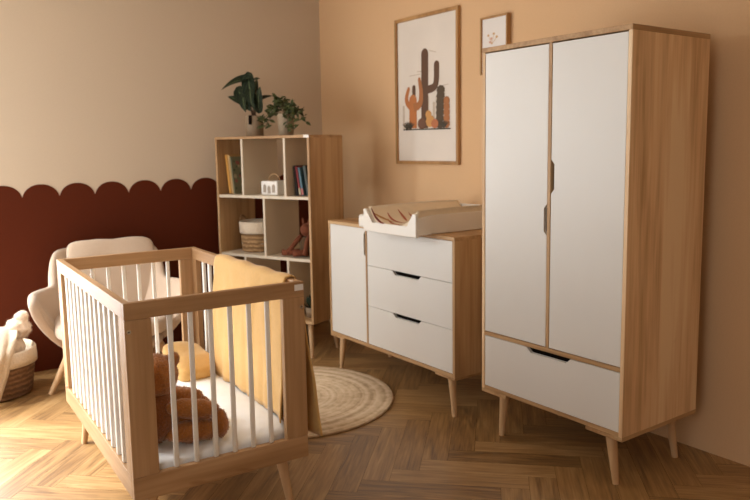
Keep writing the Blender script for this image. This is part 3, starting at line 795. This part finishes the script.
# ------------------------------------------------------------------ crib
CF = Frame((-2.4333, -2.6318, 0), -.0483)
CL, CW, CH = 1.2676, .6912, .9279
cb = thing('crib', 'wooden baby crib with white slats and a slatted side facing left', 'crib', (CW/2, CL/2, 0), CF)
th = .028
for y0, y1 in ((0, th), (CL-th, CL)):       # end panels (short)
    b = NB(); box(b, 0, CW, y0, y1, CH-.060, CH, .003, 2); obj('top_rail', b, M['beechX'], cb)
    b = NB(); box(b, 0, CW, y0, y1, .212, .3, .003, 2); obj('bottom_rail', b, M['beechX'], cb)
    for x0, x1 in ((0, .093), (CW-.093, CW)):
        b = NB(); box(b, x0, x1, y0, y1, .3002, CH-.0602, .002); obj('corner_post', b, M['beechZ'], cb)
    for k in range(6):
        x = .160+.0752*k
        b = NB(); box(b, x-.0095, x+.0095, y0+.008, y1-.008, .3001, CH-.0601, .004, 2); obj('slat', b, M['white_paint'], cb, smooth=True, mods=(('EDGE_SPLIT', dict(split_angle=.9)),))
for x0, x1 in ((0, th), (CW-th, CW)):       # long sides
    b = NB(); box(b, x0, x1, th+.0003, CL-th-.0003, CH-.058, CH-.001, .003, 2); obj('top_rail', b, M['beechY'], cb)
    b = NB(); box(b, x0, x1, th+.0003, CL-th-.0003, .214, .299, .003, 2); obj('bottom_rail', b, M['beechY'], cb)
    for y0, y1 in ((th+.0003, .085), (CL-.085, CL-th-.0003)):
        b = NB(); box(b, x0, x1, y0, y1, .2992, CH-.0582, .002); obj('side_stile', b, M['beechZ'], cb)
    for k in range(12):
        y = .085+(CL-.17)*(k+1)/13
        b = NB(); box(b, x0+.006, x1-.006, y-.0125, y+.0125, .2991, CH-.0581, .004, 2); obj('slat', b, M['white_paint'], cb, smooth=True, mods=(('EDGE_SPLIT', dict(split_angle=.9)),))
b = NB(); box(b, th+.001, CW-th-.001, th+.001, CL-th-.001, .216, .234)
obj('mattress_base', b, M['beechY'], cb)
for x, fx in ((.085, .060), (CW-.085, CW-.060)):
    for y, fy in ((.085, .059), (CL-.085, CL-.059)):
        b = NB(); box(b, x-.05, x+.05, y-.05, y+.05, .204, .2117 if False else .2119, .001); obj('leg_plate', b, M['beechX'], cb)
        bm = NB(); cone(bm, (x, y, .2038), (fx, fy, .0165 if x > .3 and y > .6 else 0), .024, .0135, 24); obj('leg', bm, M['leg'], cb, smooth=True, mods=(('EDGE_SPLIT', dict(split_angle=.7)),))
for x, z in ((.014, .828), (CW-.013, .828)):
    b = NB(); cone(b, (x, -.0025, z), (x, .002, z), .0075, .0085, 16); cone(b, (x, -.0027, z), (x, -.0022, z), .0026, .0026, 6, 1); obj('screw', b, [M['chrome'], M['gap']], cb)
for y, z in ((CL-.04, CH-.03), (CL-.05, .30)):
    b = NB(); cone(b, (-.0025, y, z), (.002, y, z), .007, .008, 16); obj('screw', b, M['chrome'], cb)
b = NB(); box(b, CW-.042, CW-.004, -.0009, -.0001, CH-.034, CH-.010); obj('white_label', b, M['label'], cb)
# mattress
mt = NB(); cushion(mt, (CW/2, CL/2, .2865), (CW-2*th-.006, CL-2*th-.006, .100), n=22, e=.12, wr=.004, seed=2)
tag(obj('mattress', mt, M['sheet'], smooth=True, base=(CW/2, CL/2, .235), frame=CF), 'white sheeted mattress inside the crib', 'mattress')
# pillow
b = NB(); cushion(b, (.535, .985, .396), (.205, .33, .085), rot=eul(.22, .02, 0), n=16, e=.26, wr=.012, seed=9)
tag(obj('pillow', b, M['mustard'], smooth=True, base=(.535, .985, .338), frame=CF), 'mustard yellow pillow at the far end of the crib mattress', 'pillow')
# blanket over the right rail
def blanket():
    bm = NB(); ns, nl = 60, 60
    zi, zo = .337, .275
    path = []
    xi, xo = CW-th-.012, CW+.012
    n1 = 24
    for k in range(n1): t_ = k/n1; path.append((xi, zi+(CH-.012-zi)*t_, -1, t_))
    for k in range(9):
        a = PI*k/8; path.append(((xi+xo)/2-(xo-xi)/2*math.cos(a), CH-.012+.020*math.sin(a)**.8, 0, 1))
    for k in range(n1+1): t_ = k/n1; path.append((xo, CH-.012-(CH-.012-zo)*t_, 1, 1-t_))
    V = []
    for (x, z, side, h) in path:
        row = []
        for j in range(nl+1):
            v = j/nl
            y = .060+.80*v
            if side <= 0: y = .090+.77*v+.10*(1-h)*v
            fold = (1-h)
            w = math.sin(v*17+1.2*fold)*.010*fold+math.sin(v*41+2)*.004*fold+noise.noise(Vector((v*6, z*5, side)))*.009
            X, Z = x, z
            if side < 0:
                X = x-abs(w)-.004*fold-.022*fold*max(0, 1-v*9)
            elif side > 0:
                X = x+abs(w)+.045*fold**1.1*(.6+.4*math.sin(v*9+2))*(1 if v < .5 else .7)
                y -= .055*fold*(1-v)**2
            if side == 0: Z += .003*math.sin(v*23)
            if side != 0 and h < .01: Z += .004*math.sin(v*13)
            row.append(bm.verts.new((X, y, Z)))
        V.append(row)
    for a, c in zip(V, V[1:]):
        for j in range(nl): bm.faces.new((a[j], a[j+1], c[j+1], c[j]))
    return bm
tag(obj('blanket', blanket(), M['mustard'], smooth=True, base=(CW-.014, .5, CH), frame=CF, mods=(('SOLIDIFY', dict(thickness=.006, offset=0)),)), 'mustard yellow blanket draped over the right side rail of the crib', 'blanket')
# teddy bear, sitting and facing right
TY = .185
tb = thing('teddy_bear', 'brown plush teddy bear sitting against the near left corner of the crib', 'teddy bear', (.16, TY, .338), CF)
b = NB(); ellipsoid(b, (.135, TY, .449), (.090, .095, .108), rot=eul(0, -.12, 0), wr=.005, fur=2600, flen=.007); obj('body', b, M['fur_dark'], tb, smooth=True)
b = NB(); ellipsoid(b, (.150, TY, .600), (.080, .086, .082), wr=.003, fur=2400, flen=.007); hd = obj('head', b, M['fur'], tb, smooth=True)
hx_, hy_ = math.cos(1.15), math.sin(1.15)     # the face looks into the crib, away from the camera
HC = Vector((.150, TY, .600))
def hp(f, s_, z): return (HC.x+hx_*f-hy_*s_, HC.y+hy_*f+hx_*s_, z)
b = NB(); ellipsoid(b, hp(.066, 0, .578), (.036, .036, .030), wr=.002, fur=500, flen=.005, sub=3); obj('muzzle', b, M['fur'], hd, smooth=True)
b = NB(); ellipsoid(b, hp(.099, 0, .588), (.010, .010, .008), sub=3); obj('nose', b, M['eye'], hd, smooth=True)
for s in (1, -1):
    b = NB(); ellipsoid(b, hp(0, s*.064, .660), (.026, .022, .028), wr=.003, fur=500, sub=3, flen=.006); obj('ear', b, M['fur'], hd, smooth=True)
    b = NB(); ellipsoid(b, hp(.074, s*.030, .618), (.008, .008, .008), sub=2); obj('eye', b, M['eye'], hd, smooth=True)
    b = NB(); ellipsoid(b, (.255, TY+s*.085, .474), (.105, .040, .038), rot=eul(0, .20, s*.1), wr=.003, fur=1500, flen=.007); obj('arm', b, M['fur'], tb, smooth=True)
    b = NB(); ellipsoid(b, (.262, TY+s*.078, .384), (.115, .044, .042), rot=eul(0, .03, s*.12), wr=.003, fur=1700, flen=.007); lg = obj('leg', b, M['fur'], tb, smooth=True)
    b = NB(); ellipsoid(b, (.358, TY+s*.090, .396), (.032, .044, .056), wr=.003, fur=800, sub=3, flen=.006); obj('foot', b, M['fur'], lg, smooth=True)

# ------------------------------------------------------------------ rug
b = NB(); R0 = .60; prof = [(0, .001), (R0-.004, .001), (R0, .008), (R0-.004, .0150)]
nr = 26
for k in range(nr):
    r1 = (R0-.008)*(1-k/nr); prof += [(r1, .0150), (r1-.0115, .0158)]
prof += [(0, .0158)]
lathe(b, (-1.195, -1.512, 0), prof, 96)
tag(obj('rug', b, M['jute'], smooth=True, base=(-1.195, -1.512, 0)), 'round pale braided jute rug on the floor between crib and dresser', 'rug')

# ------------------------------------------------------------------ armchair
AF = Frame((-1.87, -.42, 0), -.20)   # chair faces -y of its own frame
ac = thing('armchair', 'rounded beige fabric armchair with wooden legs behind the crib', 'armchair', (0, 0, 0), AF)
def shell():
    bm = NB(); n = 48; m = 14; rings = []
    for i in range(n+1):
        u = i/n; a = -1+2*u            # -1 left arm front, 0 back, 1 right arm front
        s = abs(a)
        # plan path: U shape
        if s < .5:
            ang = s/.5*PI/2; xx = math.sin(ang)*.315; yy = .02+.30*math.cos(ang)
        else:
            t_ = (s-.5)/.5; xx = .315+.115*math.sin(min(1, t_*1.6)*PI/2); yy = .02-.36*t_
        xx *= 1 if a > 0 else -1
        # outward normal
        if s < .5: nx_, ny_ = math.sin(ang)*(1 if a > 0 else -1), math.cos(ang)
        else: nx_, ny_ = (1 if a > 0 else -1), 0
        if s > .93: nx_, ny_ = nx_*.8, -.35
        k = max(0, min(1, (s-.30)/.22)); k = k*k*(3-2*k)
        top = .825*(1-k)+.625*k
        if s > .85: top -= .05*((s-.85)/.15)**2
        bot = .235+.05*max(0, (s-.75)/.25)**2
        th_ = .036+.004*k
        lean = .10*(1-k)
        ring = []
        prof = []
        for q in range(m):
            ph = 2*PI*q/m
            # superellipse section: thickness th_, from bot to top
            cz = (top+bot)/2; hz = (top-bot)/2
            c_, s_ = math.cos(ph), math.sin(ph)
            ox = th_*math.copysign(abs(c_)**.7, c_); oz = hz*math.copysign(abs(s_)**.55, s_)
            z = cz+oz; h = (z-bot)/(top-bot)
            out = ox - (.155+.05*k)*(1-h)**1.8 + lean*h*.45 + .015*k*h
            ring.append(bm.verts.new((xx+nx_*out, yy+ny_*out, z)))
        rings.append(ring)
    for A_, B_ in zip(rings, rings[1:]):
        for q in range(m): bm.faces.new((A_[q], A_[(q+1) % m], B_[(q+1) % m], B_[q]))
    bm.faces.new(rings[0][::-1]); bm.faces.new(rings[-1])
    cushion(bm, (0, -.10, .285), (.58, .68, .12), n=10, e=.35)
    return bm
obj('shell', shell(), M['linen'], ac, smooth=True, mods=(('SUBSURF', dict(levels=1, render_levels=1)),))
b = NB(); cushion(b, (-.01, -.195, .405), (.66, .66, .15), n=14, e=.32, wr=.006, puff=.12); obj('seat_cushion', b, M['linen'], ac, smooth=True)
b = NB(); cushion(b, (.035, .190, .625), (.55, .14, .49), rot=eul(-.20, 0, 0), n=18, e=.12, wr=.008, seed=4); bcu = obj('back_cushion', b, M['linen'], ac, smooth=True)
for x in (-.10, .10):
    b = NB(); ellipsoid(b, (x, .118, .655), (.014, .008, .014), sub=2); obj('button', b, M['linen'], bcu, smooth=True)
for sx in (-1, 1):
    leg_at(ac, sx*.26, -.16, .235, sx*.385, -.20, .026, .014)
    leg_at(ac, sx*.235, .18, .235, sx*.30, .27, .026, .014)

# ------------------------------------------------------------------ basket by the armchair
bx, by = -2.545, -.32
fb = thing('laundry_basket', 'brown wicker basket with pale cloth rim on the floor beside the armchair', 'basket', (bx, by, 0))
b = NB(); lathe(b, (bx, by, 0), [(0, .001), (.185, .001), (.20, .012), (.222, .17), (.228, .235), (.216, .235), (.208, .17), (.19, .02), (0, .02)], 48, wob=.006); obj('basket_body', b, M['wicker'], fb, smooth=True)
b = NB(); lathe(b, (bx, by, 0), [(.205, .17), (.2145, .24), (.218, .275), (.226, .285), (.236, .275), (.240, .225), (.238, .195), (.2335, .197), (.232, .238), (.2135, .238), (.2035, .17)], 48, wob=.012); obj('cloth_rim', b, M['knit'], fb, smooth=True)
b = NB(); cushion(b, (bx+.04, by+.02, .290), (.27, .27, .17), n=12, e=.5, wr=.03, seed=3)
ellipsoid(b, (bx+.145, by-.01, .385), (.070, .070, .065), wr=.012, fr=40, fur=900, flen=.014)
ellipsoid(b, (bx+.165, by-.02, .455), (.038, .038, .036), wr=.008, fr=40, fur=300, flen=.010)
tag(obj('fluffy_pillow', b, M['wool'], smooth=True, base=(bx+.06, by+.02, .21)), 'pale fluffy round pillow piled in the wicker basket', 'pillow')
# throw hanging over the rim
b = NB(); n1, n2 = 26, 16; V = []
pth = [(-.02, .02, .385), (-.03, -.08, .395), (-.04, -.16, .36), (-.05, -.215, .325), (-.06, -.256, .295), (-.07, -.268, .25), (-.085, -.272, .19), (-.10, -.275, .13), (-.115, -.278, .07), (-.12, -.285, .03)]
for i, (x, y, z) in enumerate(pth):
    row = []
    for j in range(n2+1):
        v = j/n2-.5; w = .26-.012*i
        row.append(b.verts.new((bx+x+v*w+.03, by+y+.012*math.sin(v*22+i*.3)-.008+.18*(v+.1)**2*(i > 2), z+.01*math.sin(v*9+i))))
    V.append(row)
for A_, B_ in zip(V, V[1:]):
    for j in range(n2): b.faces.new((A_[j], A_[j+1], B_[j+1], B_[j]))
tag(obj('throw', b, M['knit'], smooth=True, base=(bx, by-.2, .37), mods=(('SUBSURF', dict(levels=2, render_levels=2)), ('SOLIDIFY', dict(thickness=.010, offset=1)))), 'cream knitted throw hanging over the front of the wicker basket', 'throw')
